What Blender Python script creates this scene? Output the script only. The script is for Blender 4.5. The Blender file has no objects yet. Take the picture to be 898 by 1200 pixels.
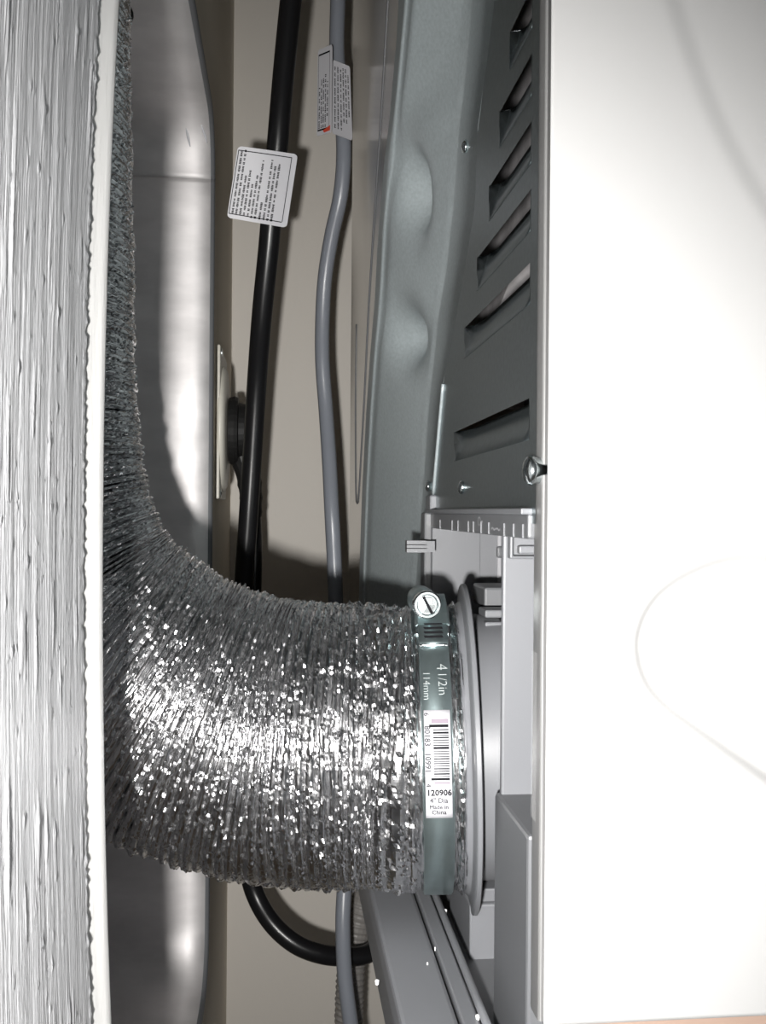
import bpy, bmesh, math, random
from mathutils import Vector, Matrix, noise

random.seed(7)
S = bpy.context.scene
COL = S.collection
sin, cos, pi = math.sin, math.cos, math.pi

# ------------------------------------------------------------------ camera, world, flash, exposure
CZ = 1.05                                   # lens height above the laundry floor
F = 1150.0 / 1200.0                         # focal length / frame height
YAW = math.radians(5.9)                     # camera turned right of the gap's direction
ROLL = math.radians(0.45)

cam_d = bpy.data.cameras.new('camera')
cam = bpy.data.objects.new('camera', cam_d)
COL.objects.link(cam)
cam_d.sensor_fit = 'VERTICAL'
cam_d.sensor_height = 36.0
cam_d.lens = 36.0 * F
cam_d.clip_start = 0.01
cam.location = (0, 0, CZ)
cam.rotation_euler = (Matrix.Rotation(-YAW, 3, 'Z') @ Matrix.Rotation(pi / 2, 3, 'X')
                      @ Matrix.Rotation(ROLL, 3, 'Z')).to_euler()
S.camera = cam

w = bpy.data.worlds.new('laundry_room_light')
S.world = w
w.use_nodes = True
w.node_tree.nodes['Background'].inputs[0].default_value = (0.9, 0.95, 1.0, 1)
w.node_tree.nodes['Background'].inputs[1].default_value = 0.085

fl_d = bpy.data.lights.new('camera_flash', 'SPOT')
fl = bpy.data.objects.new('camera_flash', fl_d)
COL.objects.link(fl)
fl.location = (-0.025, -0.035, CZ - 0.027)
fl.rotation_euler = (pi / 2 - math.radians(3), 0, -YAW * 0.5)
fl_d.energy = 17
fl_d.color = (1.0, 0.98, 0.95)
fl_d.spot_size = math.radians(95)
fl_d.spot_blend = 1.0
fl_d.shadow_soft_size = 0.007

S.view_settings.view_transform = 'Standard'
S.view_settings.look = 'None'
S.view_settings.exposure = 0.0
S.view_settings.gamma = 1.0
S.view_settings.use_curve_mapping = False


# ------------------------------------------------------------------ measuring helpers
def ray(px, py):
    x, y = px - 449.0, 600.0 - py
    c, s = cos(ROLL), sin(ROLL)
    x, y = c * x - s * y, s * x + c * y      # undo the roll
    x /= 1150.0
    y /= 1150.0
    return Vector((x * cos(YAW) + sin(YAW), -x * sin(YAW) + cos(YAW), y))


def at_d(px, py, d):                        # the point of that sight line at distance d down the gap
    r = ray(px, py)
    return r * (d / r.y)


def at_x(px, py, x):                        # ... and where it meets an upright plane along the gap
    r = ray(px, py)
    return r * (x / r.x)


# ------------------------------------------------------------------ object helpers
ORG = {}


def thing(name, label, cat, loc=(0, 0, 0), group=None):
    o = bpy.data.objects.new(name, None)
    COL.objects.link(o)
    o.empty_display_size = 0.02
    o.location = (loc[0], loc[1], loc[2] + CZ)
    ORG[o] = Vector(loc)
    o['label'] = label
    o['category'] = cat
    if group:
        o['group'] = group
    return o


def obj(name, verts, faces, mat, parent=None, smooth=False, label=None, thick=0.0, bevel=0.0, seg=2, org=None):
    """verts are metres from the lens; linked as one mesh object"""
    if parent is not None:
        base = ORG[parent]
    else:
        base = Vector(org) if org is not None else sum((Vector(v) for v in verts), Vector()) / len(verts)
    me = bpy.data.meshes.new(name)
    me.from_pydata([tuple(Vector(v) - base) for v in verts], [], faces)
    bm = bmesh.new()
    bm.from_mesh(me)
    if thick == 0.0:
        bmesh.ops.recalc_face_normals(bm, faces=bm.faces)
    if bevel > 0:
        ed = [e for e in bm.edges if len(e.link_faces) == 2 and e.calc_face_angle(0) > 0.5]
        bmesh.ops.bevel(bm, geom=ed, offset=bevel, segments=seg, affect='EDGES', profile=0.5, clamp_overlap=True)
    for f in bm.faces:
        f.smooth = smooth
    bm.to_mesh(me)
    bm.free()
    me.materials.append(mat)
    o = bpy.data.objects.new(name, me)
    COL.objects.link(o)
    if parent is not None:
        o.parent = parent
    else:
        o.location = (base.x, base.y, base.z + CZ)
    ORG[o] = base
    if thick:
        m = o.modifiers.new('thickness', 'SOLIDIFY')
        m.thickness = thick
        m.offset = 0
    if label:
        o['label'] = label
    return o


def tag(o, label, cat, group=None):
    o['label'] = label
    o['category'] = cat
    if group:
        o['group'] = group
    return o


def struct(o):
    o['kind'] = 'structure'
    return o


class MB:
    def __init__(s):
        s.v, s.f = [], []

    def add(s, vs, fs):
        n = len(s.v)
        s.v += [Vector(q) for q in vs]
        s.f += [tuple(i + n for i in f) for f in fs]
        return s

    def box(s, x0, x1, y0, y1, z0, z1):
        vs = [(x, y, z) for x in (x0, x1) for y in (y0, y1) for z in (z0, z1)]
        return s.add(vs, [(0, 1, 3, 2), (4, 6, 7, 5), (0, 4, 5, 1), (2, 3, 7, 6), (0, 2, 6, 4), (1, 5, 7, 3)])

    def quad(s, a, b, c, d):
        return s.add([a, b, c, d], [(0, 1, 2, 3)])

    def grid(s, rows):
        n, m = len(rows), len(rows[0])
        vs = [p for r in rows for p in r]
        return s.add(vs, [(i * m + j, i * m + j + 1, (i + 1) * m + j + 1, (i + 1) * m + j)
                          for i in range(n - 1) for j in range(m - 1)])

    def lathe(s, c, ax, prof, n=48):
        """prof: (distance along the axis, radius)"""
        ax = Vector(ax).normalized()
        t, u = frame(ax)
        c = Vector(c)
        rows = []
        for (h, r) in prof:
            rows.append([c + ax * h + (t * cos(2 * pi * k / n) + u * sin(2 * pi * k / n)) * r for k in range(n)])
        vs = [p for r in rows for p in r]
        fs = []
        for i in range(len(prof) - 1):
            for k in range(n):
                k2 = (k + 1) % n
                fs.append((i * n + k, i * n + k2, (i + 1) * n + k2, (i + 1) * n + k))
        if prof[0][1] > 1e-6:
            fs.append(tuple(range(n - 1, -1, -1)))
        if prof[-1][1] > 1e-6:
            fs.append(tuple((len(prof) - 1) * n + k for k in range(n)))
        return s.add(vs, fs)

    def build(s, name, mat, parent=None, **k):
        return obj(name, s.v, s.f, mat, parent, **k)


def frame(ax):
    ax = Vector(ax).normalized()
    h = Vector((0, 0, 1)) if abs(ax.z) < 0.9 else Vector((0, 1, 0))
    t = h.cross(ax).normalized()
    return t, ax.cross(t).normalized()


def spline(pts, n):
    """Catmull-Rom through pts, resampled evenly into n points"""
    pts = [Vector(p) for p in pts]
    q = [pts[0] * 2 - pts[1]] + pts + [pts[-1] * 2 - pts[-2]]
    out = []
    for i in range(1, len(q) - 2):
        for k in range(24):
            t = k / 24
            a, b, c, d = q[i - 1], q[i], q[i + 1], q[i + 2]
            out.append(0.5 * ((2 * b) + (c - a) * t + (2 * a - 5 * b + 4 * c - d) * t * t
                              + (3 * b - a - 3 * c + d) * t ** 3))
    out.append(pts[-1])
    acc = [0]
    for i in range(1, len(out)):
        acc.append(acc[-1] + (out[i] - out[i - 1]).length)
    res, j = [], 0
    for k in range(n):
        d = acc[-1] * k / (n - 1)
        while j < len(acc) - 2 and acc[j + 1] < d:
            j += 1
        t = (d - acc[j]) / max(acc[j + 1] - acc[j], 1e-9)
        res.append(out[j].lerp(out[j + 1], min(max(t, 0), 1)))
    return res, acc[-1]


def sweep(path, radius, n, cap=True):
    """tube round path; radius(i, k) gives the radius at ring i, spoke k"""
    vs, fs = [], []
    t0 = (path[1] - path[0]).normalized()
    a, _ = frame(t0)
    for i, p in enumerate(path):
        tg = (path[min(i + 1, len(path) - 1)] - path[max(i - 1, 0)]).normalized()
        a = (a - tg * a.dot(tg)).normalized()
        b = tg.cross(a)
        for k in range(n):
            th = 2 * pi * k / n
            vs.append(p + (a * cos(th) + b * sin(th)) * radius(i, k))
    for i in range(len(path) - 1):
        for k in range(n):
            k2 = (k + 1) % n
            fs.append((i * n + k, i * n + k2, (i + 1) * n + k2, (i + 1) * n + k))
    if cap:
        fs.append(tuple(range(n - 1, -1, -1)))
        fs.append(tuple((len(path) - 1) * n + k for k in range(n)))
    return vs, fs


def text_mesh(txt, size, bold=0.0):
    """flat lettering as (2-D points, faces), centred on the origin"""
    cu = bpy.data.curves.new('lettering', 'FONT')
    cu.body = txt
    cu.size = size
    cu.offset = bold
    cu.resolution_u = 2
    cu.align_x = 'CENTER'
    cu.align_y = 'CENTER'
    o = bpy.data.objects.new('lettering', cu)
    COL.objects.link(o)
    dg = bpy.context.evaluated_depsgraph_get()
    me = bpy.data.meshes.new_from_object(o.evaluated_get(dg))
    vs = [(v.co.x, v.co.y) for v in me.vertices]
    fs = [tuple(p.vertices) for p in me.polygons]
    bpy.data.objects.remove(o)
    bpy.data.curves.remove(cu)
    bpy.data.meshes.remove(me)
    return vs, fs


# ------------------------------------------------------------------ materials
def mat(name, col, metal=0.0, rough=0.5, spec=0.5, bump=None, vary=None, coat=0.0, rvary=None):
    """bump = (scale xyz, detail, strength, distance); vary = (scale xyz, amount)"""
    m = bpy.data.materials.new(name)
    m.use_nodes = True
    nt = m.node_tree
    b = nt.nodes['Principled BSDF']
    b.inputs['Base Color'].default_value = (*col, 1)
    b.inputs['Metallic'].default_value = metal
    b.inputs['Roughness'].default_value = rough
    b.inputs['Specular IOR Level'].default_value = spec
    b.inputs['Coat Weight'].default_value = coat
    tc = nt.nodes.new('ShaderNodeTexCoord')

    def nz(scale, detail, rough_=0.55):
        mp = nt.nodes.new('ShaderNodeMapping')
        mp.inputs['Scale'].default_value = scale
        nt.links.new(tc.outputs['Object'], mp.inputs[0])
        n = nt.nodes.new('ShaderNodeTexNoise')
        n.inputs['Scale'].default_value = 1.0
        n.inputs['Detail'].default_value = detail
        n.inputs['Roughness'].default_value = rough_
        nt.links.new(mp.outputs[0], n.inputs['Vector'])
        return n
    if vary:
        n = nz(vary[0], 4)
        r = nt.nodes.new('ShaderNodeMapRange')
        r.inputs[1].default_value = 0.3
        r.inputs[2].default_value = 0.7
        r.inputs[3].default_value = 1 - vary[1]
        r.inputs[4].default_value = 1 + vary[1]
        nt.links.new(n.outputs['Fac'], r.inputs[0])
        mx = nt.nodes.new('ShaderNodeVectorMath')
        mx.operation = 'SCALE'
        mx.inputs[0].default_value = col
        nt.links.new(r.outputs[0], mx.inputs['Scale'])
        nt.links.new(mx.outputs[0], b.inputs['Base Color'])
    if rvary:
        n = nz(rvary[0], 3)
        r = nt.nodes.new('ShaderNodeMapRange')
        r.inputs[1].default_value = 0.3
        r.inputs[2].default_value = 0.7
        r.inputs[3].default_value = rvary[1]
        r.inputs[4].default_value = rvary[2]
        nt.links.new(n.outputs['Fac'], r.inputs[0])
        nt.links.new(r.outputs[0], b.inputs['Roughness'])
    if bump:
        n = nz(bump[0], bump[1], 0.6)
        bp = nt.nodes.new('ShaderNodeBump')
        bp.inputs['Strength'].default_value = bump[2]
        bp.inputs['Distance'].default_value = bump[3]
        nt.links.new(n.outputs['Fac'], bp.inputs['Height'])
        nt.links.new(bp.outputs[0], b.inputs['Normal'])
    return m


M = dict(
    wall=mat('brushed_gloss_wall_paint', (0.60, 0.61, 0.63), rough=0.33, spec=0.6,
             bump=((900, 900, 60), 4, 0.6, 0.0006)),
    wall_far=mat('cream_wall_paint', (0.66, 0.625, 0.575), rough=0.6, bump=((160, 160, 160), 3, 0.15, 0.001)),
    wall_grazed=mat('matte_wall_grazing_tint', (0.72, 0.65, 0.54), rough=0.7, bump=((160, 160, 160), 3, 0.15, 0.001)),  # brownish cast of grazing light put into this wall's colour
    floor=mat('beige_floor', (0.42, 0.33, 0.25), rough=0.5, vary=((12, 12, 12), 0.15)),
    ceiling=mat('ceiling_white', (0.75, 0.75, 0.73), rough=0.8),
    flange=mat('white_painted_flange', (0.82, 0.82, 0.81), rough=0.35, bump=((300, 300, 60), 3, 0.2, 0.0006)),
    box=mat('aluminised_box_steel', (0.86, 0.84, 0.84), metal=0.88, rough=0.66, vary=((18, 18, 40), 0.12),
            bump=((90, 90, 60), 4, 0.12, 0.001), rvary=((14, 14, 30), 0.60, 0.74)),
    foil=mat('aluminium_foil', (0.83, 0.83, 0.84), metal=1.0, rough=0.2,
             bump=((600, 600, 600), 3, 0.12, 0.0005), rvary=((220, 220, 220), 0.12, 0.24)),
    galv=mat('galvanised_sheet', (0.25, 0.29, 0.305), metal=1.0, rough=0.36, vary=((500, 500, 500), 0.10),
             bump=((1500, 1500, 1500), 2, 0.06, 0.0003)),
    galv_bright=mat('satin_galvanised_cover', (0.40, 0.45, 0.465), metal=0.3, rough=0.42, vary=((600, 600, 600), 0.10),
                    bump=((1500, 1500, 1500), 2, 0.08, 0.0003)),
    galv_gloss=mat('polished_galvanised_cover', (0.56, 0.55, 0.53), metal=1.0, rough=0.16,
                   bump=((40, 40, 10), 2, 0.03, 0.001)),
    zinc=mat('zinc_plated_band', (0.36, 0.44, 0.45), metal=0.93, rough=0.36, vary=((120, 120, 60), 0.12)),
    steel=mat('bright_screw_steel', (0.78, 0.84, 0.85), metal=1.0, rough=0.18),
    engraved=mat('stamped_lettering', (0.80, 0.86, 0.86), metal=0.6, rough=0.35),
    plastic=mat('light_grey_plastic', (0.155, 0.16, 0.172), rough=0.42, bump=((1200, 1200, 1200), 2, 0.05, 0.0003)),
    plastic_mid=mat('mid_grey_plastic', (0.12, 0.124, 0.132), rough=0.4, bump=((1200, 1200, 1200), 2, 0.05, 0.0003)),
    pale=mat('pale_grey_plastic', (0.34, 0.34, 0.36), rough=0.4),
    enamel=mat('white_enamel', (0.42, 0.42, 0.42), rough=0.45, spec=0.25),
    edge=mat('grey_white_enamel_edge', (0.16, 0.16, 0.16), rough=0.35),
    beige=mat('beige_base_edge', (0.35, 0.25, 0.20), rough=0.5),
    black=mat('black_rubber', (0.008, 0.008, 0.009), rough=0.3, spec=0.35),
    black_matte=mat('black_plug_plastic', (0.012, 0.012, 0.012), rough=0.5, spec=0.35),
    grey_cord=mat('blue_grey_vinyl', (0.19, 0.205, 0.235), rough=0.33),
    hose=mat('grey_hose_plastic', (0.22, 0.21, 0.20), rough=0.45),
    paper=mat('white_label_paper', (0.5, 0.5, 0.53), rough=0.45),
    ink=mat('black_print', (0.012, 0.012, 0.014), rough=0.9, spec=0.1),
    ink_grey=mat('grey_print', (0.055, 0.055, 0.06), rough=0.9, spec=0.1),
    ink_lilac=mat('pale_print', (0.25, 0.21, 0.25), rough=0.9, spec=0.1),
    red=mat('red_print', (0.55, 0.06, 0.03), rough=0.5),
    ivory=mat('ivory_outlet_plastic', (0.66, 0.64, 0.57), rough=0.35),
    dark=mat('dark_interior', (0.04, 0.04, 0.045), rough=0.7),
    drum=mat('drum_steel', (0.55, 0.53, 0.54), metal=0.5, rough=0.4, vary=((60, 60, 60), 0.3)),
    dust=mat('white_dust', (0.9, 0.9, 0.9), rough=0.7),
)
tape = mat('clear_tape', (0.85, 0.85, 0.85), rough=0.12, bump=((500, 500, 900), 3, 0.5, 0.0006))
tape.node_tree.nodes['Principled BSDF'].inputs['Alpha'].default_value = 0.22
M['tape'] = tape

# ------------------------------------------------------------------ the setting
WX = -0.0466            # wall plane beside the gap
D1, D2 = 0.255, 0.630   # the vent box's opening
ZT, ZB = 0.246, -0.297
D3 = 0.905              # the end wall
ZF, ZC = -CZ, 1.35      # floor and ceiling
P = 0.0705              # back plane of the dryer
YS = 0.262              # its side panel
YE = 0.862              # its far side


def bow(z):
    return 0.0033 * min((z / 0.135) ** 2, 1.6)


def wall_relief(y, z):
    h = noise.noise(Vector((y * 520, z * 22, 0.3))) * 0.00030
    h += noise.noise(Vector((y * 1100, z * 45, 3.1))) * 0.00022
    h += noise.noise(Vector((y * 160, z * 9, 7.7))) * 0.00045
    d = noise.noise(Vector((y * 300, z * 60, 12.0)))
    if d > 0.30:
        h += (d - 0.30) * 0.0022
    d2 = noise.noise(Vector((y * 700, z * 260, 21.0)))
    if d2 > 0.42:
        h += (d2 - 0.42) * 0.0022
    return h * 0.30


mb = MB()
rows = []
NY, NZ = 180, 460
for j in range(NZ + 1):
    z = -0.19 + 0.38 * j / NZ
    edge = 0.2375 + 0.0007 * noise.noise(Vector((z * 45, 5, 1))) + 0.0008 * noise.noise(Vector((z * 330, 9, 1))) + 0.0012 * noise.noise(Vector((z * 800, 9, 1)))
    r = []
    for i in range(NY + 1):
        y = 0.105 + (edge - 0.105) * i / NY
        k = min(1.0, (edge - y) / 0.0016)
        lip = 0.00045 * max(0, 1 - abs(edge - y - 0.0015) / 0.003) * (0.4 + noise.noise(Vector((z * 420, 2, 8))) + noise.noise(Vector((z * 900, 5, 8))))
        r.append((WX + bow(z) + wall_relief(y, z) + 0.0004 * k + lip, y, z))
    r.append((WX + bow(z) - 0.002, edge + 0.0002, z))
    rows.append(r)
mb.grid(rows)
# the same wall, plain, above, below, behind the camera and beyond the box
TH = 0.15
mb.box(WX - TH, WX - 0.004, 0.102, D1 - 0.0005, -0.19, 0.19)
mb.box(WX - TH, WX + 0.0045, -0.9, D1 - 0.0005, 0.19, ZC)
mb.box(WX - TH, WX + 0.0045, -0.9, D1 - 0.0005, ZF, -0.19)
mb.box(WX - TH, WX, -0.9, 0.105, -0.19, 0.19)
wl = struct(mb.build('wall_left', M['wall'], smooth=False, org=(WX, 0, ZF)))
for p in wl.data.polygons:
    p.use_smooth = p.index < NZ * (NY + 1)
mb = MB()
mb.box(WX - TH, WX, D2 + 0.001, D3, ZF, ZC)
mb.box(WX - TH, WX, D1 - 0.0005, D2 + 0.001, ZT + 0.001, ZC)
mb.box(WX - TH, WX, D1 - 0.0005, D2 + 0.001, ZF, ZB - 0.001)
struct(mb.build('wall_left', M['wall_grazed'], org=(WX, 0.7, ZF)))
struct(MB().box(WX - TH, 1.2, D3, D3 + 0.1, ZF, ZC).build('wall_far', M['wall_far'], org=(0.3, D3, ZF)))
struct(MB().box(WX - TH, 1.2, -0.9, D3 + 0.1, ZF - 0.05, ZF).build('floor', M['floor'], org=(0.3, 0, ZF)))
struct(MB().box(WX - TH, 1.2, -0.9, D3 + 0.1, ZC, ZC + 0.05).build('ceiling', M['ceiling'], org=(0.3, 0, ZC)))

# ------------------------------------------------------------------ recessed vent box in the wall
BX = -0.176
box = thing('recessed_vent_box', 'tall sheet metal vent box set into the wall, behind the foil duct', 'vent box',
            (WX, (D1 + D2) / 2, ZB))


def rrect(y0, y1, z0, z1, r, n=16):
    pts = []
    for (cy, cz, a0) in ((y1 - r, z1 - r, 0), (y0 + r, z1 - r, 90), (y0 + r, z0 + r, 180), (y1 - r, z0 + r, 270)):
        for k in range(n + 1):
            a = math.radians(a0 + 90 * k / n)
            pts.append((cy + r * cos(a), cz + r * sin(a)))
        if a0 in (0, 180):                  # keep the flat sides flat next to the rounded corners
            sgn = -1 if a0 == 0 else 1
            pts += [(cy + sgn * 0.003, pts[-1][1]), ((y0 + y1) / 2 + sgn * ((y1 - y0) / 2 - r - 0.003), pts[-1][1])]
        else:
            sgn = -1 if a0 == 90 else 1
            pts += [(pts[-1][0], cz + sgn * 0.003), (pts[-1][0], (z0 + z1) / 2 + sgn * ((z1 - z0) / 2 - r - 0.003))]
    return pts


inner = rrect(D1, D2 - 0.003, ZB + 0.003, ZT - 0.003, 0.034)
rows = []
for x, grow in ((WX + 0.0005, 0.0), (WX - 0.012, 0.0), (WX - 0.06, 0.0005), (BX + 0.012, 0.001), (BX + 0.003, -0.003)):
    rows.append([(x, y, z) for (y, z) in inner])
rows = [r + [r[0]] for r in rows]
mb = MB().grid(rows)
mb.add([(BX + 0.003, y, z) for (y, z) in inner], [tuple(range(len(inner)))])
mb.build('box_shell', M['box'], box, smooth=True, thick=0.0008)
# flange round the far, upper and lower edge
outer = rrect(D1 - 0.001, D2 + 0.004, ZB - 0.004, ZT + 0.004, 0.037)
rows = [[(WX + 0.0003, y, z) for (y, z) in outer], [(WX + 0.0022, y, z) for (y, z) in outer],
        [(WX + 0.0028, (a + c) / 2, (b + d) / 2) for ((a, b), (c, d)) in zip(outer, inner)],
        [(WX + 0.0020, y, z) for (y, z) in inner], [(WX - 0.004, y, z) for (y, z) in inner]]
rows = [r + [r[0]] for r in rows]
mb = MB().grid(rows)
keep = [f for f in mb.f if not (sum(mb.v[i].y for i in f) / 4 < D1 + 0.02)]
obj('rim', mb.v, keep, M['plastic_mid'], box, smooth=True, thick=0.0006)
# the near flange, painted over with the wall, flaring a little into the room
rows = []
for j in range(141):
    z = -0.19 + 0.38 * j / 140
    b = bow(z)
    e = 0.0001 * noise.noise(Vector((z * 90, 1, 4)))
    rows.append([(WX + b - 0.0012, 0.2300, z), (WX + b - 0.0006, 0.2370, z), (WX + b + 0.0002 + e, 0.2420, z), (WX + b + 0.0014 + e, 0.2475, z),
                 (WX + b + 0.0020 + e, 0.2505, z), (WX + b + 0.0018, 0.2525, z), (WX + b + 0.0013, 0.2540, z),
                 (WX + b + 0.0002, 0.2553, z), (WX + b - 0.003, 0.2556, z), (WX + b - 0.012, 0.2556, z)])
MB().grid(rows).build('near_flange', M['flange'], box, smooth=True, thick=0.0004, label='white painted near flange')
# scuffed sealant smears on the upper far corner
zc_, rr_ = ZT - 0.003 - 0.034, 0.034
for (ax, ay, bx_, by) in ((218, 150, 223, 172), (236, 146, 243, 168), (221, 60, 232, 112)):
    q = []
    for t in (0, 0.5, 1):
        px, py = ax + (bx_ - ax) * t, ay + (by - ay) * t
        d = D2 - 0.004
        for _ in range(12):
            z = at_d(px, py, d).z
            d = D2 - 0.0038 - rr_ + math.sqrt(max(0, rr_ ** 2 - max(0, z - zc_) ** 2))
            if z > zc_ + rr_ * 0.99:
                d = d - 0.02
        q.append(at_d(px, py, d))
    if q[0].z > ZT:
        continue
    pth, _ = spline(q, 8)
    v, f = sweep(pth, lambda i, k: 0.0006 * (0.4 + sin(pi * i / 7)), 6)
    obj('sealant_smear', v, f, M['paper'], box, smooth=True)
c = at_d(145, 16, 0.42)
MB().lathe(c, (1, -1.2, -0.3), [(-0.004, 0.0045), (0.0005, 0.0045), (0.002, 0.0032), (0.0024, 0.0)], 16).build(
    'bolt', M['black_matte'], box, smooth=True, label='dark bolt head at the top of the box')

# ------------------------------------------------------------------ dryer
dr = thing('clothes_dryer', 'white clothes dryer with galvanised back and grey plastic exhaust recess, right side',
           'dryer', (P + 0.28, (YS + YE) / 2, -0.175))
DB = -0.1388             # lower edge of the side panel
DT = 0.66               # top of the dryer

# side panel: fine grid where the pressed curves show
arc = [at_d(*q, YS) for q in ((770, -60), (785, 0), (815, 90), (850, 170), (898, 250), (960, 330), (1040, 400))]
heart = [at_d(*q, YS) for q in ((1000, 700), (930, 662), (868, 652), (810, 668), (765, 700), (744, 745), (750, 790),
                                (775, 825), (830, 866), (898, 914), (960, 955), (1020, 985))]
arc_s, _ = spline(arc, 26)
heart_s, _ = spline(heart, 50)


def seg_dist(p, poly):
    best, sd = 9, 1
    for a, b in zip(poly[:-1], poly[1:]):
        dx, dz = b.x - a.x, b.z - a.z
        t = max(0, min(1, ((p[0] - a.x) * dx + (p[1] - a.z) * dz) / (dx * dx + dz * dz + 1e-12)))
        ex, ez = p[0] - a.x - t * dx, p[1] - a.z - t * dz
        d = math.hypot(ex, ez)
        if d < best:
            best, sd = d, dx * ez - dz * ex
    return best, (1 if sd > 0 else -1)


def press(x, z):
    h = 0.0
    d, sd = seg_dist((x, z), arc_s)
    k = max(-1, min(1, sd * d / 0.004))
    h += 0.0012 * (k * (1.5 - 0.5 * k * k)) * 0.5
    d, sd = seg_dist((x, z), heart_s)
    k = max(-1, min(1, sd * d / 0.0018))
    h += 0.0027 * (k * (1.5 - 0.5 * k * k)) * 0.5
    return h * max(0, min(1, (0.165 - z) / 0.02, (0.24 - x) / 0.04))


rows = []
x0, x1, z0, z1 = P + 0.0012, 0.24, DB, 0.165
for j in range(301):
    z = z0 + (z1 - z0) * j / 300
    rows.append([(x0 + (x1 - x0) * i / 160, YS + press(x0 + (x1 - x0) * i / 160, z), z) for i in range(161)])
mb = MB().grid(rows)
mb.quad((x1, YS, z0), (P + 0.58, YS, z0), (P + 0.58, YS, z1), (x1, YS, z1))
mb.quad((x0, YS, z1), (P + 0.58, YS, z1), (P + 0.58, YS, DT), (x0, YS, DT))
mb.build('side_panel', M['enamel'], dr, smooth=True, thick=0.0008, label='white enamelled side panel with pressed curves')
# the rounded edge where the side panel wraps round onto the back
prof = [(P + 0.0075, YS), (P + 0.001, YS)] + [(P + 0.0002 + 0.0008 * (1 - sin(math.radians(15 * k))), YS + 0.0008 * (1 - cos(math.radians(15 * k))))
                                             for k in range(7)]
prof += [(P + 0.0002, YS + 0.0075), (P + 0.0004, YS + 0.0088), (P + 0.0010, YS + 0.0094), (P + 0.004, YS + 0.0094)]
rows = [[(x, y, z) for (x, y) in prof] for z in (DB, -0.05, 0.05, 0.2, DT)]
MB().grid(rows).build('side_panel_flange', M['edge'], dr, smooth=True, label='grey-white rolled edge of the side panel')
# beige base under the side panel
MB().box(P + 0.012, P + 0.57, YS + 0.004, YE - 0.004, -0.175, DB - 0.0005).build('base_skirt', M['beige'], dr, bevel=0.001)
# other faces of the cabinet
mb = MB()
mb.quad((P + 0.58, YS, -0.175), (P + 0.58, YE, -0.175), (P + 0.58, YE, DT), (P + 0.58, YS, DT))
mb.quad((P + 0.14, YE, -0.175), (P + 0.58, YE, -0.175), (P + 0.58, YE, DT), (P + 0.14, YE, DT))
mb.quad((P, YS, DT), (P + 0.58, YS, DT), (P + 0.58, YE, DT), (P, YE, DT))
mb.build('cabinet', M['enamel'], dr, thick=0.0008)
# inside
MB().lathe((P + 0.03, 0.50, 0.28), (1, 0, 0), [(0, 0.0), (0.0, 0.19), (0.012, 0.20), (0.012, 0.225), (0.4, 0.225), (0.4, 0)], 64).build(
    'drum', M['drum'], dr, smooth=False)
for k, zz in enumerate((0.06, 0.085, 0.105, 0.128, 0.15)):
    MB().box(P + 0.028, P + 0.034, 0.29, 0.33 + 0.012 * k, zz, zz + 0.010).build('inner_rib', M['drum'], dr, bevel=0.001)
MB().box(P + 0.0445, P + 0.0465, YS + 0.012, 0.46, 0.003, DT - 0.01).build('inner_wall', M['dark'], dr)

# --- back cover outline, read along the height
Cpx = [(566, -120), (560, -60), (553, 0), (548, 60), (543, 110), (538, 150), (534, 200), (530, 250), (523, 315), (513, 375), (510, 405),
       (502, 480), (498, 540), (490, 645), (486, 700), (482, 780)]
Epx = [(482, -120), (479, -60), (476, 0), (466, 107), (459, 160), (455, 210), (450, 270), (447, 330), (440, 410), (435, 480), (430, 570), (427, 658),
       (424, 780)]
Fpx = [(592, -120), (584, -40), (576, 35), (560, 150), (557, 240), (540, 345), (519, 450), (511, 540), (506, 590), (502, 620), (497, 780)]
CX, EX = P + 0.003, 0.0520
YFC = at_x(412, 300, EX).y


def curve_of(pxs, x):
    q = sorted([(p.z, p.y) for p in (at_x(a, b, x) for a, b in pxs)])

    def g(z):
        if z <= q[0][0]:
            return q[0][1]
        for (za, ya), (zb, yb) in zip(q[:-1], q[1:]):
            if za <= z <= zb:
                return ya + (yb - ya) * (z - za) / (zb - za + 1e-9)
        return q[-1][1]
    return g


cC, cE, cF = curve_of(Cpx, CX), curve_of(Epx, EX), curve_of(Fpx, P)
LZ = [0.033, 0.072, 0.093, 0.1125, 0.132, 0.1515, 0.171]
LEND = [at_x(533, 508, P).y, at_x(545, 380, P).y, at_x(560, 298, P).y, at_x(574, 212, P).y, at_x(586, 130, P).y,
        at_x(598, 48, P).y, 0.295]
LST = at_x(621, 400, P).y
LH, LDP = 0.0120, 0.0048
zs = sorted(set([-0.003] + [round(v, 5) for z in LZ for v in (z, z - LH)] + [0.01, 0.05, 0.185, 0.23, 0.30, 0.45, DT]))
mb = MB()
for za, zb in zip(zs[:-1], zs[1:]):
    ya = YS + 0.006
    hole = next((k for k, z in enumerate(LZ) if za >= z - LH - 1e-6 and zb <= z + 1e-6), None)
    if hole is None:
        mb.quad((P, ya, za), (P, cF(za), za), (P, cF(zb), zb), (P, ya, zb))
    else:
        mb.quad((P, ya, za), (P, LST, za), (P, LST, zb), (P, ya, zb))
        mb.quad((P, LEND[hole], za), (P, cF(za), za), (P, cF(zb), zb), (P, LEND[hole], zb))
mb.build('back_panel', M['galv'], dr, label='dark galvanised back panel with slanting louvres')
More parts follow.
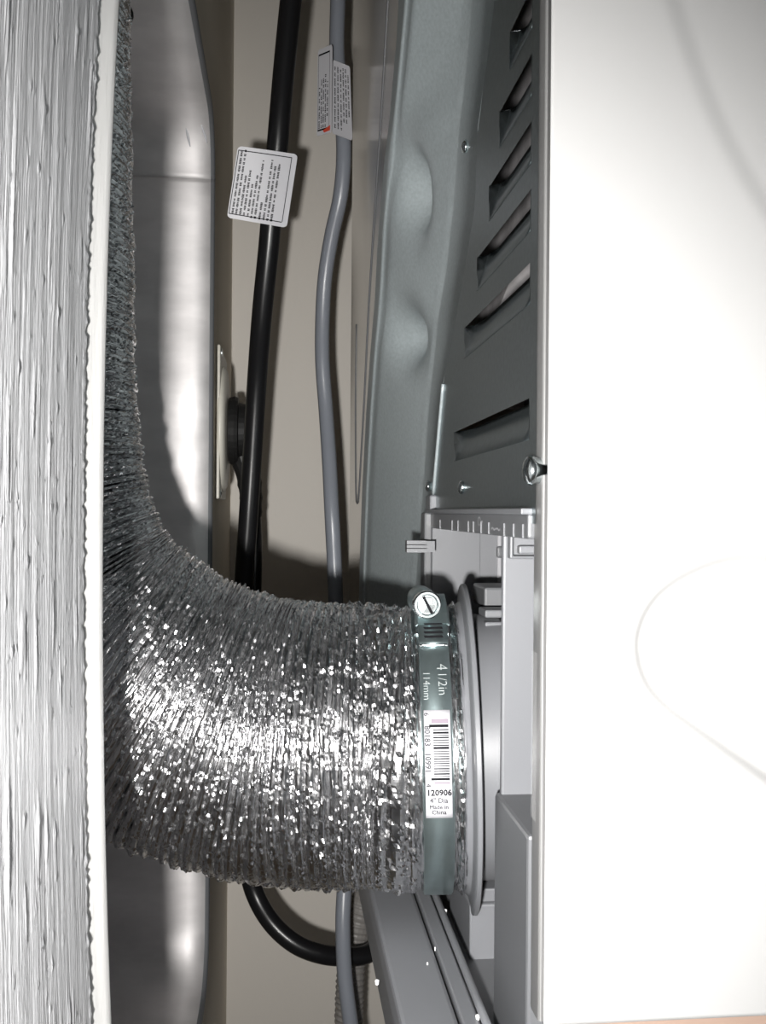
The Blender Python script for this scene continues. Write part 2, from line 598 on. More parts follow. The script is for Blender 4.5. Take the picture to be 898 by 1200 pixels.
for k, z in enumerate(LZ):
    a, b = LST, LEND[k]
    n = 20
    rows = [[], [], []]
    for i in range(n + 1):
        t = i / n
        y = a + (b - a) * t
        d = LDP * math.sqrt(max(0, 1 - max(0, (t - 0.80) / 0.20) ** 2))
        rows[0].append((P, y, z - LH))
        rows[1].append((P + d * 0.62, y, z - LH * 0.40))
        rows[2].append((P + d, y, z))
    mb = MB().grid(rows)
    n0 = [(P, a, z - LH), (P + LDP * 0.62, a, z - LH * 0.4), (P + LDP, a, z), (P, a, z)]
    mb.add(n0, [(0, 1, 2, 3)])
    mb.build('louver', M['galv'], dr, thick=0.0007, smooth=True)
    # the cut rim that catches the flash
    v, f = sweep([Vector(q) for q in rows[2]], lambda i, j: 0.00035, 6)
    obj('louver_lip', v, f, M['steel'], dr)

# --- step and pressed cover beyond the louvres
def dent(y, z):
    h = 0.0
    for (px, py, sy, sz, amp) in ((461, 222, 0.014, 0.018, 0.0165), (450, 392, 0.018, 0.0135, 0.0150)):
        c = at_x(px, py, EX)
        g = math.exp(-((y - c.y) / sy) ** 2 - ((z - c.z) / sz) ** 2)
        h += amp * g
    return h


rows = []
NZc = 190
for j in range(NZc + 1):
    z = -0.10 + (0.42 + 0.10) * j / NZc
    f_, c_, e_ = cF(z), cC(z), cE(z)
    f_ = min(f_, c_ - 0.006)
    wav = 0.0006 * noise.noise(Vector((z * 420, 3, 3))) + 0.0004 * noise.noise(Vector((z * 900, 3, 3)))
    r = [(P, f_, z), (P + 0.0008, f_ + 0.0008, z), (CX, f_ + 0.0025, z), (CX, c_ - 0.004, z), (CX - 0.0003, c_ - 0.001, z),
         (CX - 0.0012 + wav, c_ + 0.0015 + wav, z)]
    A, B = Vector((CX - 0.0020, c_ + 0.006)), Vector((EX + 0.002, e_ - 0.012))
    for i in range(13):
        t = i / 12
        q = A.lerp(B, t)
        h = dent(q.y, z)
        r.append((q.x + h, q.y, z))
    for k in range(1, 8):
        a = pi / 2 * k / 7
        y = e_ - 0.012 + 0.012 * sin(a) * 1.0
        x = EX + 0.002 - 0.002 * (1 - cos(a))
        r.append((x + dent(y, z), y, z))
    for y in (e_ + 0.010, e_ + 0.022):
        r.append((EX + dent(y, z), y, z))
    r.append((EX + dent(e_ + 0.035, z), e_ + 0.035, z))
    rows.append(r)
MB().grid(rows).build('pressed_cover', M['galv_bright'], dr, smooth=True, label='satin pressed steel cover with two dents')
rows2 = [[r[-1], (EX, max(r[-1][1] + 0.01, YFC - 0.01), r[-1][2]), (EX, YFC - 0.002, r[-1][2]), (EX + 0.002, YFC, r[-1][2]), (P, YFC + 0.02, r[-1][2]), (P, YE, r[-1][2])] for r in rows]
MB().grid(rows2).build('cover_flat', M['galv_gloss'], dr, smooth=False, label='shiny flat side of the pressed cover')
rows3 = [[(EX, cE(0.42), 0.42), (EX, YFC, 0.42)], [(EX, cE(0.42), DT), (EX, YFC, DT)]]
MB().grid(rows3).build('cover_top', M['galv_bright'], dr)
# raised seam on the shiny flat face
sm = [at_x(a, b, EX) for a, b in ((459, -60), (455, 0), (446, 150), (436, 300), (432, 367), (427, 470), (421, 575), (419, 590), (417.5, 575),
                                  (417, 480), (418, 380))]
pth, _ = spline(sm, 60)
v, f = sweep(pth, lambda i, k: 0.0007, 6)
obj('seam', v, f, M['plastic_mid'], dr, smooth=True)
# folded ridge on the edge of the back panel
pth, _ = spline([at_x(a, b, P - 0.0005) for a, b in ((519.5, 450), (515, 500), (511, 545), (508, 580))], 16)
v, f = sweep(pth, lambda i, k: 0.0008, 8)
obj('ridge', v, f, M['galv_bright'], dr, smooth=True)

# --- pan-head screws
scr = MB().lathe((0, 0, 0), (-1, 0, 0), [(-0.002, 0.0026), (0.0, 0.0026), (0.0005, 0.0030), (0.0014, 0.0026), (0.0020, 0.0016), (0.0023, 0.0)], 20)
first = None
for (px, py, x, s) in ((547, 172, CX, 0.95), (543, 571, P, 0.95), (503, 570, P + 0.002, 0.9), (626, 551, P - 0.0012, 1.45),
                       ):
    c = at_x(px, py, x)
    if first is None:
        first = obj('screw', scr.v, scr.f, M['steel'], None, smooth=True, org=(0, 0, 0))
        o = first
    else:
        o = first.copy()
        COL.objects.link(o)
    o.parent = dr
    o.location = c - ORG[dr]
    o.scale = (s, s, s)

# --- grey plastic exhaust recess
YR0, YR1 = YS + 0.0098, at_x(507, 610, P).y
ZBM0 = at_d(620, 632, YR0).z
MB().box(P - 0.0012, P + 0.010, YR0, YR1, ZBM0, 0.0).build('recess_beam', M['plastic_mid'], dr, bevel=0.0008)
MB().box(P - 0.0032, P + 0.010, YR0, YR1, -0.0004, 0.0014).build('beam_lip', M['plastic'], dr, bevel=0.0004)
for px in (516, 530, 537, 549, 555, 564, 573, 591, 602, 613):
    c = at_x(px, 625, P - 0.0012)
    MB().box(c.x - 0.0003, c.x + 0.001, c.y - 0.0005, c.y + 0.0005, ZBM0 + 0.0003, ZBM0 + 0.0042).build('beam_tick', M['plastic'], dr)
for (px, py, t, s) in ((563, 609, 'o-', 0.0075), (581, 619, '~~', 0.008)):
    tv, tf = text_mesh(t, s)
    c = at_x(px, py, P - 0.0013)
    obj('moulded_mark', [(c.x, c.y - q[0] * 1.5, c.z + q[1]) for q in tv], tf, M['pale'], dr)
# far wall of the recess, stepped
xa, xb, xc = at_d(506, 700, YR1).x, at_d(562, 700, YR1).x, P + 0.075
mb = MB()
mb.box(xa, xb, YR1, YR1 + 0.004, -0.165, ZBM0)
mb.box(xb, xc, YR1 + 0.0025, YR1 + 0.0065, -0.165, ZBM0)
mb.build('recess_far_wall', M['plastic'], dr)
MB().box(xa - 0.004, xa, YR1 - 0.002, YR1 + 0.010, -0.165, 0.0).build('recess_frame', M['plastic_mid'], dr, bevel=0.001)
c = at_d(580, 690, YR1 + 0.011)
MB().box(c.x - 0.0008, c.x + 0.0008, YR1 + 0.0015, YR1 + 0.004, -0.09, ZBM0).build('wall_rib', M['pale'], dr)
a, b = at_d(583, 640, YR1), at_d(592, 654, YR1)
MB().box(a.x, b.x + 0.004, YR1, YR1 + 0.012, b.z, a.z).build('wall_tab', M['plastic_mid'], dr, bevel=0.001)
MB().box(P + 0.075, P + 0.079, YS + 0.012, YR1 + 0.016, -0.165, 0.0).build('recess_back', M['plastic_mid'], dr)
MB().box(P, P + 0.079, YR0, YR1 + 0.016, -0.001, 0.0012).build('recess_roof', M['plastic_mid'], dr)
# the corner column and the block under it
YCO = 0.312
a, b = at_d(590, 640, YCO), at_d(640, 930, YCO)
mb = MB().box(a.x, a.x + 0.040, YCO, YCO + 0.003, b.z - 0.004, ZBM0 + 0.001)
mb.build('column', M['plastic'], dr, bevel=0.0008)
mb = MB()
c, d = at_d(598, 640, YCO - 0.004), at_d(627, 655, YCO - 0.004)
mb.box(c.x, d.x + 0.02, YCO - 0.005, YCO - 0.0005, d.z, d.z + 0.0010)
mb.box(c.x - 0.0002, c.x + 0.0009, YCO - 0.005, YCO - 0.0005, d.z, ZBM0 + 0.001)
mb.box(c.x + 0.0030, d.x + 0.02, YCO - 0.004, YCO - 0.0005, d.z + 0.0016, d.z + 0.0042)
mb.build('column_bracket', M['plastic'], dr, bevel=0.0006)
ZBK = at_d(600, 931, YCO).z
MB().box(P - 0.0005, P + 0.04, YR0, YCO + 0.0035, -0.175, ZBK).build('corner_block', M['plastic_mid'], dr, bevel=0.0012)
c = at_x(621, 970, P)
v, f = sweep(spline([(P - 0.0007, YCO - 0.004, ZBK - 0.006), (P - 0.0009, YCO - 0.012, ZBK - 0.010), (P - 0.0007, YCO - 0.012, ZBK - 0.02)], 10)[0],
             lambda i, k: 0.0003, 6)
# clear tape along the rolled edge
a, b = at_x(624, 765, P - 0.0016), at_x(620, 960, P - 0.0016)
rows = [[(P - 0.0004 + 0.0002 * noise.noise(Vector((j * 0.9, i * 3, 2))), YS + 0.0016 + 0.0056 * i / 3, a.z + (b.z - a.z) * j / 24)
         for i in range(4)] for j in range(25)]
MB().grid(rows).build('clear_tape', M['tape'], dr, smooth=False, label='strip of clear tape on the rolled edge')
# floor of the recess, the ledge and its skirt
ZL = -0.155
xl0 = at_x(470, 1200, 1).x


def ledge_x(px, py, z):
    r = ray(px, py)
    return r.x * z / r.z


L0, L1, L2 = ledge_x(470, 1200, ZL), ledge_x(540, 1197, ZL), ledge_x(562, 1193, ZL)
MB().box(L0, L1 - 0.0005, 0.272, 0.80, ZL - 0.010, ZL).build('base_ledge', M['plastic'], dr, bevel=0.0015)
MB().box(L1 + 0.0005, L2, 0.272, 0.80, ZL - 0.010, ZL - 0.0003).build('base_rail', M['plastic'], dr, bevel=0.0008)
MB().box(L0 + 0.002, L0 + 0.006, 0.272, 0.80, -0.188, ZL - 0.009).build('base_lip', M['plastic_mid'], dr, bevel=0.0008)
MB().box(L2 - 0.001, P + 0.079, 0.272, YR1, -0.175, -0.165).build('recess_floor', M['plastic_mid'], dr)
v, f = sweep([Vector((L2 + 0.0012, 0.275 + 0.03 * i, ZL + 0.0008)) for i in range(17)], lambda i, k: 0.0014, 8)
obj('rail_bead', v, f, M['plastic'], dr, smooth=True)
for (px, py, r_) in ((442, 1150, 0.0007), (522, 1067, 0.0007), (560, 1191, 0.0007), (501, 1129, 0.0003), (510, 1111, 0.0002)):
    r = ray(px, py)
    q = r * ((ZL + 0.0004) / r.z) if px != 522 else r * ((ZL + 0.001) / r.z)
    MB().lathe(q, (0, 0, 1), [(-0.001, r_ * 0.8), (0.0003, r_), (r_ * 0.7, r_ * 0.6), (r_ * 0.8, 0)], 8).build('dust_speck', M['dust'], dr)
# support block under the exhaust pipe
a, b = at_d(551, 1042, 0.357), at_d(588, 1122, 0.357)
MB().box(a.x, b.x + 0.02, 0.357, 0.40, -0.166, at_d(560, 1060, 0.357).z).build('pipe_support', M['plastic'], dr, bevel=0.0008)
MB().box(a.x + 0.003, b.x + 0.02, 0.3595, 0.40, at_d(560, 1061, 0.357).z, at_d(560, 1042, 0.3595).z).build('support_pad', M['plastic'], dr, bevel=0.0006)
# bracket over the pipe
a, b = at_d(567, 714, 0.368), at_d(592, 740, 0.368)
mb = MB().box(a.x - 0.001, b.x + 0.03, 0.360, 0.375, b.z + 0.0012, b.z + 0.0045)
mb.box(a.x, b.x + 0.03, 0.365, 0.378, b.z + 0.0055, a.z)
mb.build('pipe_bracket', M['plastic'], dr, bevel=0.0006)
MB().box(b.x - 0.0045, b.x + 0.03, 0.385, 0.41, a.z - 0.001, a.z + 0.007).build('pipe_catch', M['plastic_mid'], dr, bevel=0.001)
# peg and clip on the left of the recess
a, b = at_d(477, 634, 0.44), at_d(500, 647, 0.44)
mb = MB()
for k in range(3):
    zz = b.z + (a.z - b.z) * (k + 0.5) / 3
    mb.box(a.x, b.x, 0.44, 0.446, zz - 0.0006 - 0.0004, zz + 0.0010)
mb.box(a.x + 0.001, b.x + 0.004, 0.441, 0.445, b.z, a.z)
mb.build('locating_peg', M['plastic'], dr)
a, b = at_d(504, 580, YR1 - 0.01), at_d(523, 602, YR1 - 0.01)
MB().box(a.x, b.x, YR1 - 0.01, YR1 + 0.004, b.z, a.z).build('corner_clip', M['plastic'], dr, bevel=0.0008)

# ------------------------------------------------------------------ duct, collar and clamp share one axis
ta = math.radians(7.0)
AX = Vector((-cos(ta) * cos(math.radians(1.7)), sin(ta), -sin(math.radians(1.7)))).normalized()   # out of the dryer
UP = (Vector((0, 0, 1)) - AX * AX.z).normalized()
TO = AX.cross(UP)
if TO.y > 0:
    TO = -TO                                    # points at the camera
CB = at_d(508, 872, 0.378)                      # centre of the clamp band
CR = CB - AX * 0.0132                      # centre of the collar ring
RB = 0.0545
RR = 0.0620
prof = [(0.0040, 0.046), (0.0040, 0.0540), (0.0024, 0.0552), (0.0018, 0.0590), (0.0016, RR - 0.0006), (0.0012, RR), (-0.0002, RR), (-0.0006, RR - 0.0006),
        (-0.0006, 0.050), (-0.012, 0.050)]
MB().lathe(CR - AX * 0.0005, AX, prof, 120).build('exhaust_collar', M['plastic'], dr, smooth=False, label='round grey plastic exhaust collar')
MB().lathe(CR - AX * 0.001, Vector((-1, 0, 0)), [(-(P + 0.0745 - CR.x), 0.0475), (-0.014, 0.0475), (-0.0125, 0.0485), (0.0, 0.0485)], 96).build(
    'exhaust_pipe', M['plastic'], dr, smooth=False)
for o in dr.children:
    if o.name.startswith(('exhaust_collar', 'exhaust_pipe')):
        bmx = bmesh.new()
        bmx.from_mesh(o.data)
        for f in bmx.faces:
            f.smooth = len(f.verts) == 4
        for e in bmx.edges:
            if len(e.link_faces) == 2 and e.calc_face_angle(0) > 0.6:
                e.smooth = False
        bmx.to_mesh(o.data)
        bmx.free()

cl = [(440, 870, .3815), (380, 869, .384), (320, 865, .387), (265, 852, .389), (205, 830, .390), (145, 796, .389),
      (90, 756, .388), (45, 700, .387), (10, 616, .386), (-8, 520, .385), (-14, 400, .385), (-18, 200, .386), (-20, 40, .388)]
pts = [CR + AX * 0.0035, CB, CB + AX * 0.011] + [at_d(*q) for q in cl]
pts.append(pts[-1] + Vector((0, 0.0, 0.04)))
NR, NS = 1300, 330
path, LEN = spline(pts, NR)
sb = (CB - pts[0]).length                       # where the clamp sits
random.seed(3)
ribs, s_ = [], 0.0
while s_ < LEN + 0.01:
    ribs.append((s_, 0.75 + 0.5 * random.random(), random.uniform(-1, 1)))
    s_ += 0.0033 * random.uniform(0.75, 1.25)
ridx = []
j = 0
for i in range(NR):
    s = LEN * i / (NR - 1)
    while j < len(ribs) - 2 and ribs[j + 1][0] <= s:
        j += 1
    t = (s - ribs[j][0]) / (ribs[j + 1][0] - ribs[j][0])
    ridx.append((s, j, t))


def foil_r(i, k):
    s, j, t = ridx[i]
    th = 2 * pi * k / NS
    cx, cy = cos(th), sin(th)
    # each rib wanders a little round the hose
    ph = t + 0.22 * noise.noise(Vector((cx * 2.2, cy * 2.2, j * 3.7)))
    rib = math.sqrt(max(0, 1 - (2 * (ph % 1.0) - 1) ** 2))
    amp = 0.0021 * ribs[j][1]
    crush = max(0, 1 - abs(s - sb - 0.022) / 0.016)            # crumpled by the clamp
    amp *= 1 - 0.55 * crush
    r = 0.0523 + amp * rib
    n1 = noise.noise(Vector((cx * 9, cy * 9, s * 1300)))
    n2 = noise.noise(Vector((cx * 9, cy * 9, s * 160 + 40)))
    n3 = noise.noise(Vector((cx * 48, cy * 48, s * 760 + 9)))
    r += 0.00012 * n1 + 0.00014 * n2 * (1 + 8 * crush) + 0.00004 * n3
    if n3 > 0.33:
        r += (n3 - 0.33) * 0.0020 * (1 + crush)
    elif n3 < -0.32:
        r += (n3 + 0.32) * 0.0022
    r += 0.0006 * noise.noise(Vector((cx * 1.5, cy * 1.5, s * 60)))
    if abs(s - sb) < 0.0085:
        q = min(1.0, (0.0085 - abs(s - sb)) / 0.002)
        r = r * (1 - q) + (0.0530 + 0.0002 * n1) * q
    elif s < sb:
        r = 0.0538 + 0.0015 * rib + 0.0004 * n1 + 0.0004 * n2
    return r


v, f = sweep(path, foil_r, NS, cap=False)
du = obj('foil_duct', v, f, M['foil'], None, smooth=False, org=path[0])
tag(du, 'crinkled silver foil exhaust duct bending up into the wall box', 'duct')


def cyl(sx, vv, r):
    """sx metres along the axis from the clamp's middle, vv angle up from the side facing the camera"""
    return CB + AX * sx + (TO * cos(vv) + UP * sin(vv)) * r


def img_y(vv, r=RB):
    p = cyl(0, vv, r)
    dpt = p.y * cos(YAW) + p.x * sin(YAW)
    return 600 - 1150 * p.z / dpt


def v_of(y):
    a, b = -1.2, 1.45
    for _ in range(40):
        m = (a + b) / 2
        if img_y(m) > y:
            a = m
        else:
            b = m
    return (a + b) / 2


ck = thing('hose_clamp', 'zinc worm-drive hose clamp with barcode sticker, tightened round the foil duct', 'hose clamp', CB)
BW = 0.0052                                      # half width of the band
n = 160
mb = MB()
rows = []
for k in range(n + 1):
    vv = 2 * pi * k / n
    rows.append([cyl(-BW, vv, RB - 0.0008), cyl(-BW + 0.0004, vv, RB), cyl(BW - 0.0004, vv, RB), cyl(BW, vv, RB - 0.0008)])
mb.grid(rows)
mb.build('band', M['zinc'], ck, smooth=False, thick=0.0004, label='blue-grey zinc band')
for p in ck.children[0].data.polygons:
    p.use_smooth = True
# overlapping tongue of the band with its slots
v0, v1 = v_of(757), v_of(715)
rows = [[cyl(sx, v0 + (v1 - v0) * k / 12, RB + 0.0009) for sx in (-BW, BW)] for k in range(13)]
MB().grid(rows).build('band_tongue', M['zinc'], ck, smooth=True, thick=0.0007)
v, f = sweep([cyl(-BW + 2 * BW * i / 6, v0, RB + 0.0007) for i in range(7)], lambda i, k: 0.0006, 8)
obj('tongue_edge', v, f, M['steel'], ck, smooth=True)
for k in range(5):
    va = v_of(750 - 5 * k)
    rows = [[cyl(sx + 0.0004 * kk, va + 0.018 * kk, RB + 0.0014) for sx in (-0.0036, 0.0030)] for kk in (0, 1)]
    MB().grid(rows).build('slot', M['ink'], ck, thick=0.0002)
# screw housing on top and the screw in it
HC = at_d(500, 708, 0.352)
hd = Vector((0.03, -1, 0)).normalized()
hd = (hd - AX * hd.dot(AX) * 0.4).normalized()
ht, hu = frame(hd)
mb = MB()
mb.lathe(HC - hd * 0.001, -hd, [(0, 0.0046), (0.0008, 0.0052), (0.020, 0.0052), (0.022, 0.004)], 24)
mb.build('screw_housing', M['zinc'], ck, smooth=True)
rows = []
for k in range(9):
    t = k / 8
    vv = v_of(734) + (pi * 0.56 - v_of(734)) * t
    rr = RB + 0.0012 + 0.003 * sin(pi * t) ** 0.6
    rows.append([cyl(-BW - 0.0008, vv, RB + 0.0004), cyl(-BW, vv, rr), cyl(BW, vv, rr), cyl(BW + 0.0008, vv, RB + 0.0004)])
MB().grid(rows).build('saddle', M['zinc'], ck, smooth=False, thick=0.0006)
R_ = 0.0051
hex_ = []
mb = MB().lathe(HC, hd, [(-0.001, R_), (0.0028, R_), (0.0034, R_ - 0.0005), (0.0034, R_ - 0.0012), (0.0026, R_ - 0.0016), (0.0026, 0.0)], 40)
sw = mb.build('screw', M['steel'], ck, smooth=False, label='bright slotted hexagon screw head')
mb = MB().lathe(HC, hd, [(0.0025, 0.0031), (0.0036, 0.0029), (0.0037, 0.0)], 6)
mb.build('screw_hexagon', M['steel'], sw)
a = math.radians(118)
sd = ht * cos(a) + hu * sin(a)
sn = hd.cross(sd)
c0 = HC + hd * 0.00372
mb = MB().quad(c0 - sd * 0.0034 - sn * 0.0005, c0 + sd * 0.0034 - sn * 0.0005, c0 + sd * 0.0034 + sn * 0.0005, c0 - sd * 0.0034 + sn * 0.0005)
mb.build('screw_slot', M['ink'], sw, thick=0.0001)

# stamped size on the band, reading downwards
SGN = 1.0 if ray(0, 0).x * 0 + AX.x < 0 else -1.0


def wrap(name, txt, size, right_px, y, mat_, parent, rot=0, r=RB + 0.0004, bold=0.0, squash=1.0):
    """lettering wrapped on the band; rot 0 upright, -90 reads downwards. right_px = pixels right of the band's middle"""
    tv, tf = text_mesh(txt, size, bold)
    va = v_of(y)
    sx0 = -right_px / 3.5e3
    out = []
    for (a, b) in tv:
        a *= squash
        if rot == -90:
            a, b = b, -a
        out.append(cyl(sx0 - a, va + b / RB, r))
    return obj(name, out, tf, mat_, parent)


wrap('stamped_size', '4', 0.0056, 8, 782, M['engraved'], ck, -90, bold=-0.00008)
wrap('stamped_size', '1/2in', 0.0044, 8, 801, M['engraved'], ck, -90, bold=-0.00006)
wrap('stamped_size', '114mm', 0.0035, -11, 803, M['engraved'], ck, -90, bold=-0.00004)

# barcode sticker
va, vb = v_of(957), v_of(832)
sl, srr = 0.0044, -0.0045                       # left and right edge, along the axis
lab = obj('barcode_label', *(lambda m: (m.v, m.f))(MB().grid([[cyl(sx, va + (vb - va) * k / 20, RB + 0.0005) for sx in (sl, srr)] for k in range(21)])),
          M['paper'], ck, smooth=True, thick=0.0002, label='white sticker with barcode and 120906')
bars = [(845, 5, 'lilac', 10, 33), (850.5, 3.2, 'ink', 7, 33), (855, 1.4, 'grey', 12, 33), (858.5, 2.2, 'ink', 12, 33), (861.5, 1, 'grey', 12, 33), (864, 1.6, 'ink', 12, 33),
        (867, 1.2, 'grey', 12, 33), (870, 1, 'grey', 12, 33), (873, 1.2, 'ink', 12, 33), (876, 2.6, 'ink', 12, 33), (880, 1.0, 'grey', 12, 33), (883, 1.2, 'grey', 12, 33),
        (886, 1, 'grey', 12, 33), (888.5, 1.4, 'ink', 12, 33), (891.5, 1.0, 'grey', 12, 33), (894, 1.4, 'grey', 12, 33), (897, 1, 'ink', 12, 33), (900, 1.6, 'grey', 12, 33),
        (903, 1.2, 'ink', 12, 33), (906, 1.6, 'ink', 12, 33), (909, 1, 'grey', 12, 33), (912, 2.6, 'ink', 8, 33), (916.5, 2, 'lilac', 12, 33)]
groups = {'ink': MB(), 'grey': MB(), 'lilac': MB()}
for (y, h, kd, xa_, xb_) in bars:
    q0, q1 = v_of(y + h / 2), v_of(y - h / 2)
    wfull = sl - srr
    s0, s1 = sl - wfull * xa_ / 36.0, sl - wfull * xb_ / 36.0
    groups[kd].quad(cyl(s0, q0, RB + 0.00075), cyl(s1, q0, RB + 0.00075), cyl(s1, q1, RB + 0.00075), cyl(s0, q1, RB + 0.00075))
for kd, mm in (('ink', 'ink'), ('grey', 'ink_grey'), ('lilac', 'ink_lilac')):
    groups[kd].build('barcode_bars', M[mm], lab)
RL = RB + 0.00075
wrap('printed_text', '120906', 0.0028, 0.5, 928, M['ink'], lab, 0, RL, bold=0.00008)
wrap('printed_text', '4" Dia', 0.0024, 0, 937, M['ink_grey'], lab, 0, RL, bold=0.00004)
wrap('printed_text', 'Made in', 0.0020, 0, 944.5, M['ink_grey'], lab, 0, RL, bold=0.00004)
wrap('printed_text', 'China', 0.0021, 0, 950.5, M['ink'], lab, 0, RL, bold=0.00004)
wrap('printed_text', '6', 0.0024, -12.5, 837, M['ink'], lab, -90, RL)
wrap('printed_text', '80183', 0.0027, -12, 862, M['ink_grey'], lab, -90, RL, bold=0.00003)
wrap('printed_text', '10991', 0.0027, -12, 893, M['ink_grey'], lab, -90, RL, bold=0.00003)
wrap('printed_text', '4', 0.0024, -12, 919, M['ink'], lab, -90, RL)

# ------------------------------------------------------------------ outlet on the wall beyond the box
YO = 0.735
oz = at_d(262, 500, YO).z
out = thing('wall_outlet', 'ivory wall outlet plate seen edge-on beside the metal box', 'outlet', (WX, YO, oz))
MB().box(WX + 0.0004, WX + 0.0032, YO - 0.042, YO + 0.040, oz - 0.054, oz + 0.054).build('cover_plate', M['ivory'], out, bevel=0.0012, seg=3)
MB().lathe((WX + 0.002, YO, oz - 0.002), (1, 0, 0), [(0, 0.046), (0.002, 0.046), (0.0040, 0.043), (0.0048, 0.036), (0.0052, 0.0)], 40).build('receptacle', M['ivory'], out, smooth=True)
for s in (-1, 1):
    MB().lathe((WX + 0.0032, YO - 0.03, oz + s * 0.050), (1, 0, 0), [(-0.001, 0.003), (0.0006, 0.003), (0.0012, 0.0)], 12).build('plate_screw', M['steel'], out)

# black plug cord: right-angle plug, down behind the duct, then the loop under it
PX = WX + 0.0072
pc = thing('plugged_power_cord', 'black cord from the round plug in the wall outlet, looping under the duct', 'power cord', (PX, YO, oz))
pl = MB().lathe((PX + 0.0006, YO, oz - 0.003), (1, 0, 0), [(0, 0.0245), (0.004, 0.0255), (0.0065, 0.0245), (0.0072, 0.021), (0.014, 0.0195), (0.019, 0.017), (0.021, 0.0)], 32).build(
    'plug', M['black_matte'], pc, smooth=False, label='round black plug')
q = [at_d(a, b, d) for a, b, d in ((285, 535, YO), (291, 555, YO), (294, 580, YO), (295, 606, YO))]
pth, _ = spline(q, 14)
v, f = sweep(pth, lambda i, k: 0.0098 - 0.0002 * i + (0.0006 if i % 3 == 0 and i > 5 else 0), 14)
obj('strain_relief', v, f, M['black_matte'], pl)
q = [at_d(a, b, d) for a, b, d in ((295, 596, YO), (297, 650, YO), (294, 740, .735), (287, 850, .73), (286, 950, .72), (291, 1015, .71), (300, 1050, .70),
                                   (319, 1082, .695), (346, 1106, .69), (376, 1118, .69), (404, 1121, .695), (428, 1119, .70), (441, 1108, .71), (447, 1085, .72), (452, 1040, .73))]
pth, L = spline(q, 120)
v, f = sweep(pth, lambda i, k: 0.0066, 14)
obj('cord', v, f, M['black'], pc, smooth=True)


def flag(name, corners, parent, mat_, thick=0.0005, nu=10, nv=48, curl=0.0, label=None, round_=0.055):
    """a paper flag between four corner points (TL, TR, BR, BL), rounded corners"""
    tl, tr, br, bl = [Vector(c) for c in corners]
    nrm = (tr - tl).cross(bl - tl).normalized()
    if nrm.y > 0:
        nrm = -nrm

    def pt(u, t, off=0.0):
        p = tl.lerp(tr, u).lerp(bl.lerp(br, u), t)
        return p + nrm * (off + curl * sin(pi * u))
    rows = []
    for j in range(nv + 1):
        t = j / nv
        d = min(t, 1 - t) / round_
        ins = (1 - math.sqrt(max(0, 1 - (1 - d) ** 2))) * round_ if d < 1 else 0
        rows.append([pt(ins + (1 - 2 * ins) * i / nu, t) for i in range(nu + 1)])
    o = MB().grid(rows).build(name, mat_, parent, smooth=False, thick=thick, label=label)
    return o, pt


def print_lines(pt, lines, parent, u_w=0.02, frame_uv=None, off=0.0005, mat_='ink'):
    """upward-reading lines of small print as short word marks; lines: (u, t_start, t_end)"""
    mb = MB()
    for (u, t0, t1) in lines:
        t = t0
        while t < t1 - 0.01:
            wl_ = min(random.choice((0.035, 0.06, 0.085, 0.11)), t1 - t)
            q = t
            while q < t + wl_ - 0.006:
                h = u_w * random.uniform(0.6, 1.0)
                mb.quad(pt(u - h, 1 - q, off), pt(u + h, 1 - q, off), pt(u + h, 1 - q - 0.013, off), pt(u - h, 1 - q - 0.013, off))
                q += 0.018
            t += wl_ + 0.022
    if frame_uv:
        a, b, c, d, wd = frame_uv
        n = 8
        for (p0, p1, ax) in (((a, c), (b, c), 0), ((a, d), (b, d), 0), ((a, c), (a, d), 1), ((b, c), (b, d), 1)):
            for k in range(n):
                s0, s1 = k / n, (k + 1) / n
                A = (p0[0] + (p1[0] - p0[0]) * s0, p0[1] + (p1[1] - p0[1]) * s0)
                B = (p0[0] + (p1[0] - p0[0]) * s1, p0[1] + (p1[1] - p0[1]) * s1)
                e = (0, wd) if ax == 0 else (wd, 0)
                mb.quad(pt(A[0], A[1], off), pt(B[0], B[1], off), pt(B[0] + e[0], B[1] + e[1], off), pt(A[0] + e[0], A[1] + e[1], off))
    return mb.build('small_print', M[mat_], parent)


# black cord running the whole height, with its paper flag
cd = thing('hanging_power_cord', 'thick black power cord hanging in front of the cream wall, white paper tag on it', 'power cord', at_d(300, 500, .69))
q = [at_d(a, b, d) for a, b, d in ((350, -80, .60), (341, 0, .605), (333, 80, .61), (327, 150, .615), (321, 220, .625), (315, 290, .635), (307, 370, .65), (301, 450, .67),
                                   (296, 530, .68), (291, 610, .685), (286, 690, .69), (290, 780, .70), (330, 850, .71), (400, 880, .72), (452, 885, .725))]
pth, L = spline(q, 130)
v, f = sweep(pth, lambda i, k: 0.0067, 16)
obj('cord', v, f, M['black'], cd, smooth=True)
co = [at_d(*c) for c in ((279, 171, .600), (349, 181, .606), (336, 267, .617), (266, 255, .611))]
tg, pt = flag('paper_tag', co, cd, M['paper'], curl=0.0015, label='white paper tag with black framed small print')
ln = [(0.075, 0.06, 0.97), (0.135, 0.06, 0.96), (0.20, 0.06, 0.63), (0.26, 0.06, 0.72), (0.325, 0.06, 0.52), (0.385, 0.05, 0.64), (0.445, 0.05, 0.86), (0.52, 0.05, 0.32),
      (0.59, 0.05, 0.88), (0.655, 0.05, 0.80), (0.72, 0.05, 0.84)]
print_lines(pt, ln, tg, 0.020, (0.015, 0.90, 0.05, 0.93, 0.012), off=0.0006)

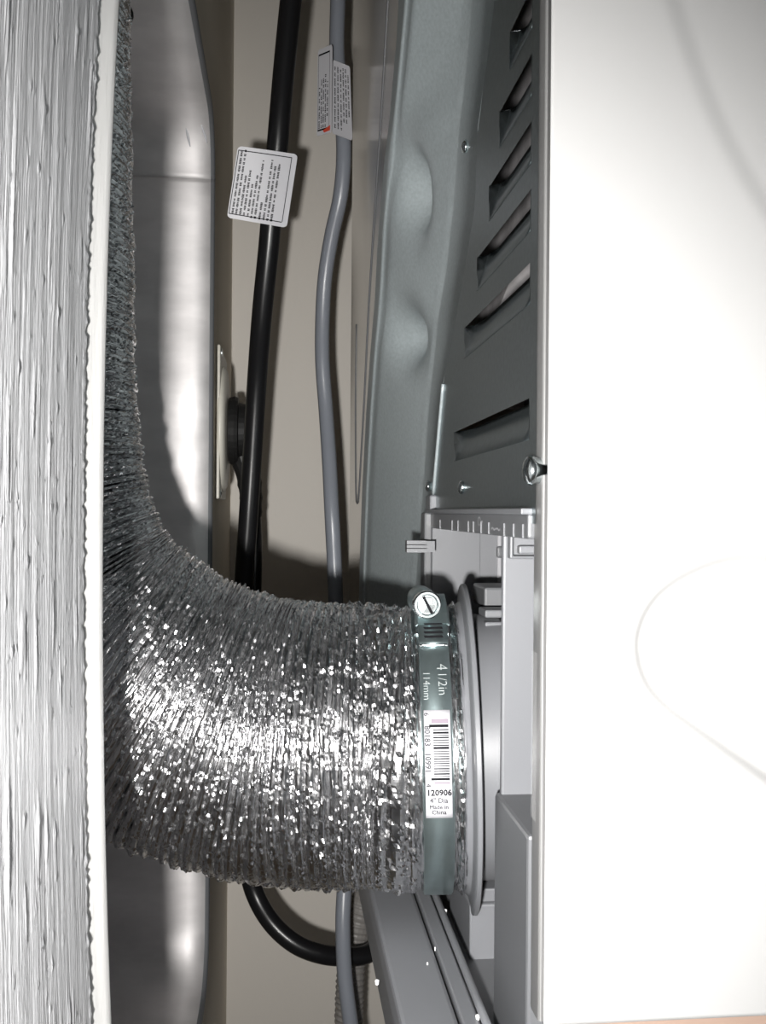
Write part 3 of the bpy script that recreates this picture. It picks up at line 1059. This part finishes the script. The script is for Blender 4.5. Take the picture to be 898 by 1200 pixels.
# grey cord with a folded flag
gd = thing('grey_power_cord', 'thin grey power cord hanging beside the steel dryer back', 'power cord', at_d(385, 450, .70))
q = [at_d(a, b, d) for a, b, d in ((397, -80, .66), (396, 0, .665), (395, 60, .67), (400, 120, .67), (403, 180, .67), (399, 230, .675), (389, 275, .685), (381, 325, .695), (378, 375, .70), (378, 425, .70),
                                   (382, 480, .70), (386, 540, .69), (389, 600, .68), (392, 660, .68), (394, 720, .68), (397, 820, .69), (401, 930, .69), (404, 1020, .675),
                                   (402, 1080, .665), (404, 1140, .66), (411, 1200, .655), (420, 1270, .655))]
pth, L = spline(q, 160)
v, f = sweep(pth, lambda i, k: 0.0052, 14)
obj('cord', v, f, M['grey_cord'], gd, smooth=True)
t1, pt = flag('folded_tag', [at_d(*c) for c in ((373, 59, .650), (389.5, 52, .640), (388.5, 155, .645), (371.5, 160, .655))], gd, M['paper'], label='white folded paper tag, front leaf')
print_lines(pt, [(0.18, 0.08, 0.55), (0.32, 0.08, 0.65), (0.46, 0.08, 0.65), (0.60, 0.08, 0.68), (0.74, 0.2, 0.6)], t1, 0.045, (0.08, 0.86, 0.06, 0.93, 0.02))
MB().quad(pt(0.45, 0.955, .0006), pt(0.95, 0.915, .0006), pt(0.95, 0.975, .0006), pt(0.55, 0.985, .0006)).build('red_corner', M['red'], t1)
t2, pt = flag('folded_tag', [at_d(*c) for c in ((390, 70, .657), (410, 78, .661), (413, 165, .661), (389.5, 156, .650))], gd, M['paper'], label='white folded paper tag, rear leaf')
print_lines(pt, [(0.12, 0.08, 0.95), (0.28, 0.08, 0.93), (0.44, 0.08, 0.93), (0.58, 0.2, 0.93), (0.72, 0.2, 0.93), (0.86, 0.3, 0.9)], t2, 0.04, None)

# corrugated drain hose low down
dh_q = [at_d(a, b, d) for a, b, d in ((455, 960, .77), (440, 1015, .76), (425, 1060, .75), (414, 1110, .745), (410, 1160, .74), (409, 1220, .74), (412, 1290, .74))]
pth, L = spline(dh_q, 220)
v, f = sweep(pth, lambda i, k: 0.0112 - 0.0012 * abs(sin(pi * L * i / 219 / 0.0042)), 20)
dh = obj('drain_hose', v, f, M['hose'], None, smooth=False)
tag(dh, 'corrugated grey drain hose hanging behind the grey cord below the duct', 'hose')
